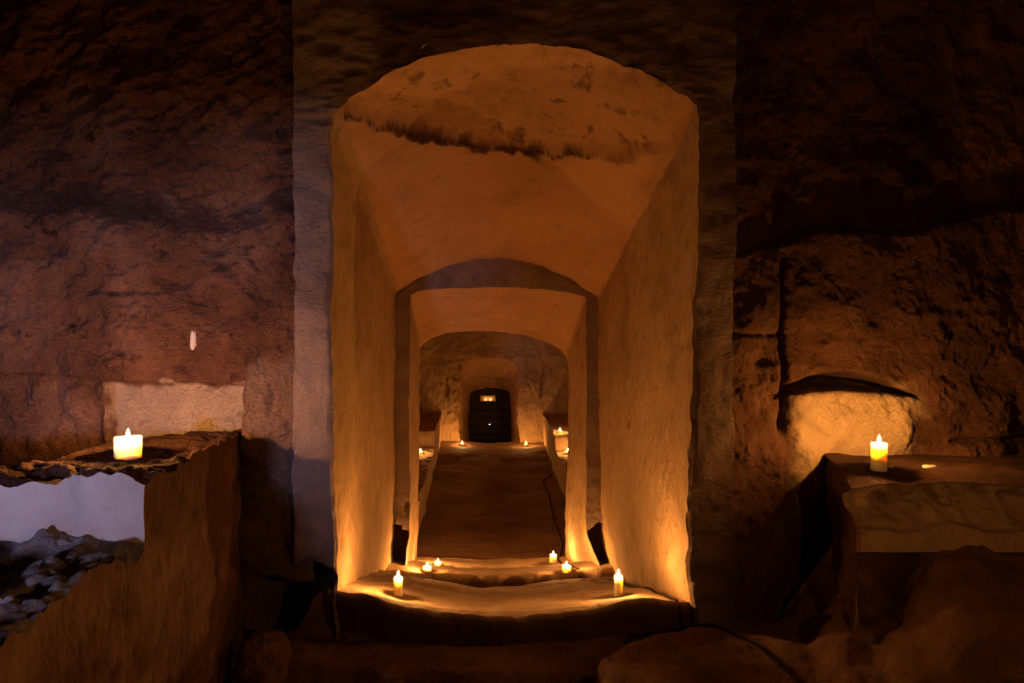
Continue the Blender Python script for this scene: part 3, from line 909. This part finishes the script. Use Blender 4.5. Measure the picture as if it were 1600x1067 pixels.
# benches of the front chamber
p = hit(194, 716, lambda x, y: bench_top_z(x, y), 2.3, 3.4)
candle('fat cream candle standing on the left rock bench', p + [0, .03, -0.006], 20 * p[1] / F, 0.088, 'wax_pale', (0, 0), 1.25, 'candles of the front chamber', 'flame_bench', hollow=0.010)
p = hit(1377, 736, lambda x, y: rb_top_z(x, y), 2.8, 3.4)
candle('tall slim pillar candle on the right rock bench', p + [0, .02, -0.005], 11.5 * p[1] / F, 45 * p[1] / F, 'wax', (0.0, 0.07), 1.25, 'candles of the front chamber', 'flame_bench')
cs_x, cs_y = 1.45, 0.15  # stand and candle added out of view to brighten right bench and floor
cs_z = float(floor_z(np.array(cs_x), np.array(cs_y)))
cs = root('added_candle_stand', 'added slim iron candle stand out of view, holds the fill candle', 'candle stand', (cs_x, cs_y, cs_z))
add('pole', lathe('pole', [(0, 0.05), (0.012, 0.05), (0.011, 0.6), (0.016, 0.62), (0.011, 0.64), (0.010, 1.16), (0, 1.16)], 16), M['iron'], cs)
add('dish', lathe('dish', [(0, 1.15), (0.03, 1.152), (0.085, 1.165), (0.088, 1.178), (0.082, 1.172), (0.03, 1.160), (0, 1.158)], 32), M['iron'], cs)
for a_ in (0.3, 2.394, 4.489):
    pts = [(r_ * math.cos(a_), r_ * math.sin(a_), z_) for r_, z_ in ((0.005, 0.20), (0.08, 0.17), (0.16, 0.08), (0.21, 0.012))]
    tube('leg', resample(np.array(pts), 14), 0.009, M['iron'], parent=cs)
candle('added thick candle on the unseen iron stand, brightens right bench and floor', (cs_x, cs_y, cs_z + 1.158), 0.035, 0.14, 'wax', (0, 0), 1.45, 'candles of the front chamber', 'flame_bench')
# the sill
p = hit(622, 930, pass_z, 3.37, 5.0)
candle('tall candle at the left end of the passage sill', p + [0, .01, -0.006], 0.0225, 0.098, 'wax', (0, 0), 1.15, 'candles on the steps')
p = hit(967, 931, pass_z, 3.37, 5.0)
candle('tall candle at the right end of the passage sill', p + [0, .01, -0.006], 0.0225, 0.108, 'wax', (0, 0), 1.15, 'candles on the steps')
# inner threshold
p = hit(667, 893, pass_z, 5.8, 6.5)
candle('short candle on the left of the inner threshold, behind the left sill candle', p + [0, .03, -0.006], 0.036, 0.040, 'wax', (0, 0), 1.2, 'candles on the steps')
p = hit(886, 895, pass_z, 5.8, 6.5)
candle('short candle on the right of the inner threshold, in front of the taller one', p + [0, .03, -0.006], 0.038, 0.060, 'wax', (0, 0), 1.2, 'candles on the steps')
p = hit(684, 885, pass_z, 6.6, 7.1)
candle('low candle on the last step, farther left one of the step candles', p + [0, .03, -0.006], 0.033, 0.040, 'wax', (0, 0), 1.1, 'candles on the steps')
p = hit(865, 880, pass_z, 6.6, 7.2)
candle('tall candle on the last step at the right, by the inner reveal', p + [0, .03, -0.006], 0.034, 0.085, 'wax', (0, 0), 1.1, 'candles on the steps')
# inner chamber
def zc_(z): return lambda x, y: np.full_like(x, z)
for (px, py, zz_, lab) in ((657, 709, -1.83, 'small candle on the left bench of the inner chamber'),
                           (875, 676, -1.60, 'small candle on the right bench, farther one on its raised end'),
                           (887, 709, -1.83, 'small candle on the right bench, nearer one half behind the reveal'),
                           (722, 695, -2.235, 'small candle on the floor left of the far doorway'),
                           (822, 696, -2.235, 'small candle on the floor right of the far doorway')):
    p = hit(px, py, zc_(zz_), 7.3, 15.6)
    candle(lab, (p[0], p[1], zz_ - 0.008), 0.034, 0.055, 'wax', (0, 0), 1.35, 'small candles in the inner chamber', 'flame_small')
for px, lab in ((759.5, 'left one of the two tiny lights in the slot above the far door'), (767, 'right one of the two tiny lights in the slot above the far door')):
    q_ = P(px - 0.5, 626, D5 + 0.03)
    candle(lab, (q_[0], D5 + 0.05, zb_ + 0.004), 0.020, 0.022, 'wax', (0, 0), 1.0, 'lights in the slot above the far door', 'flame_slot', hollow=0.003)

# ------------------------------------------------------------------ boulder, wax drops, flake, cable
def blob(name, c, s, seed, mat, n=48, amp=0.16, **kw):
    th = np.linspace(0.001, np.pi - 0.001, n)[:, None]
    ph = np.linspace(0, 2 * np.pi, 2 * n)[None]
    d = np.stack([np.sin(th) * np.cos(ph), np.sin(th) * np.sin(ph), np.cos(th) + 0 * ph], -1)
    d = np.sign(d) * np.abs(d) ** 0.85
    r = 1 + amp * fbm(d + seed, 1.3, 4, seed)
    r = r[..., None]
    G = np.asarray(c) + d * r * np.asarray(s)
    me = grid_mesh(name, G, True)
    return add(name, me, mat, **kw)
blob('boulder', (-1.01, 3.14, -1.48), (0.125, 0.12, 0.13), 4, M['earth'], label='rounded dark boulder lying at the foot of the left bench', cat='rock')

for px, py, sx, lab in ((1452, 730, 0.032, 'pale wax fragment lying on the right bench'), (1391, 730, 0.014, 'tiny wax drop beside the tall candle on the right bench')):
    p = hit(px, py, rb_top_z, 2.8, 3.6)
    blob('wax_fragment', p + [0, 0, 0.003], (sx, 0.012, 0.008), 9, M['wax_drip'], 12, 0.3, label=lab, cat='wax', group='wax fragments')

fl_p = P(298, 530, YW)
G = blob('flake', fl_p + [0, float(wall_left_y(np.array(fl_p[0]), np.array(fl_p[2]))) - YW - 0.004, 0], (0.016, 0.010, 0.055), 12, M['plaster'], 14, 0.4, parent=wl, label='pale flake in the dark wall')

def ground(x, y):
    x, y = np.asarray(x, float), np.asarray(y, float)
    return np.where(y < 3.37, floor_z(x, y), np.where(y < 7.2, pass_z(x, y), far_floor_z(x, y)))
route = [(1.40, 2.1), (1.36, 2.45), (1.31, 2.8), (1.26, 3.10), (1.14, 3.27), (1.0, 3.32), (0.97, 3.48), (0.98, 3.7), (0.985, 4.2), (0.97, 4.8), (0.95, 5.2),
         (0.93, 5.5), (0.84, 5.9), (0.80, 6.5), (0.80, 7.0)]
for px, py in ((880, 850), (866, 815), (858, 775), (848, 752), (862, 742)):
    h_ = hit(px, py, far_floor_z, 7.2, 15)
    route.append(h_[:2])
rt = smooth(resample(np.array(route), 500), 4)
cz = ground(rt[:, 0], rt[:, 1])
cz = smooth(np.c_[cz, cz], 3)[:, 0] + 0.006
tube('cable', np.c_[rt, cz], 0.007, M['cable'], label='thin dark cable lying along the floor through the passage', cat='cable')
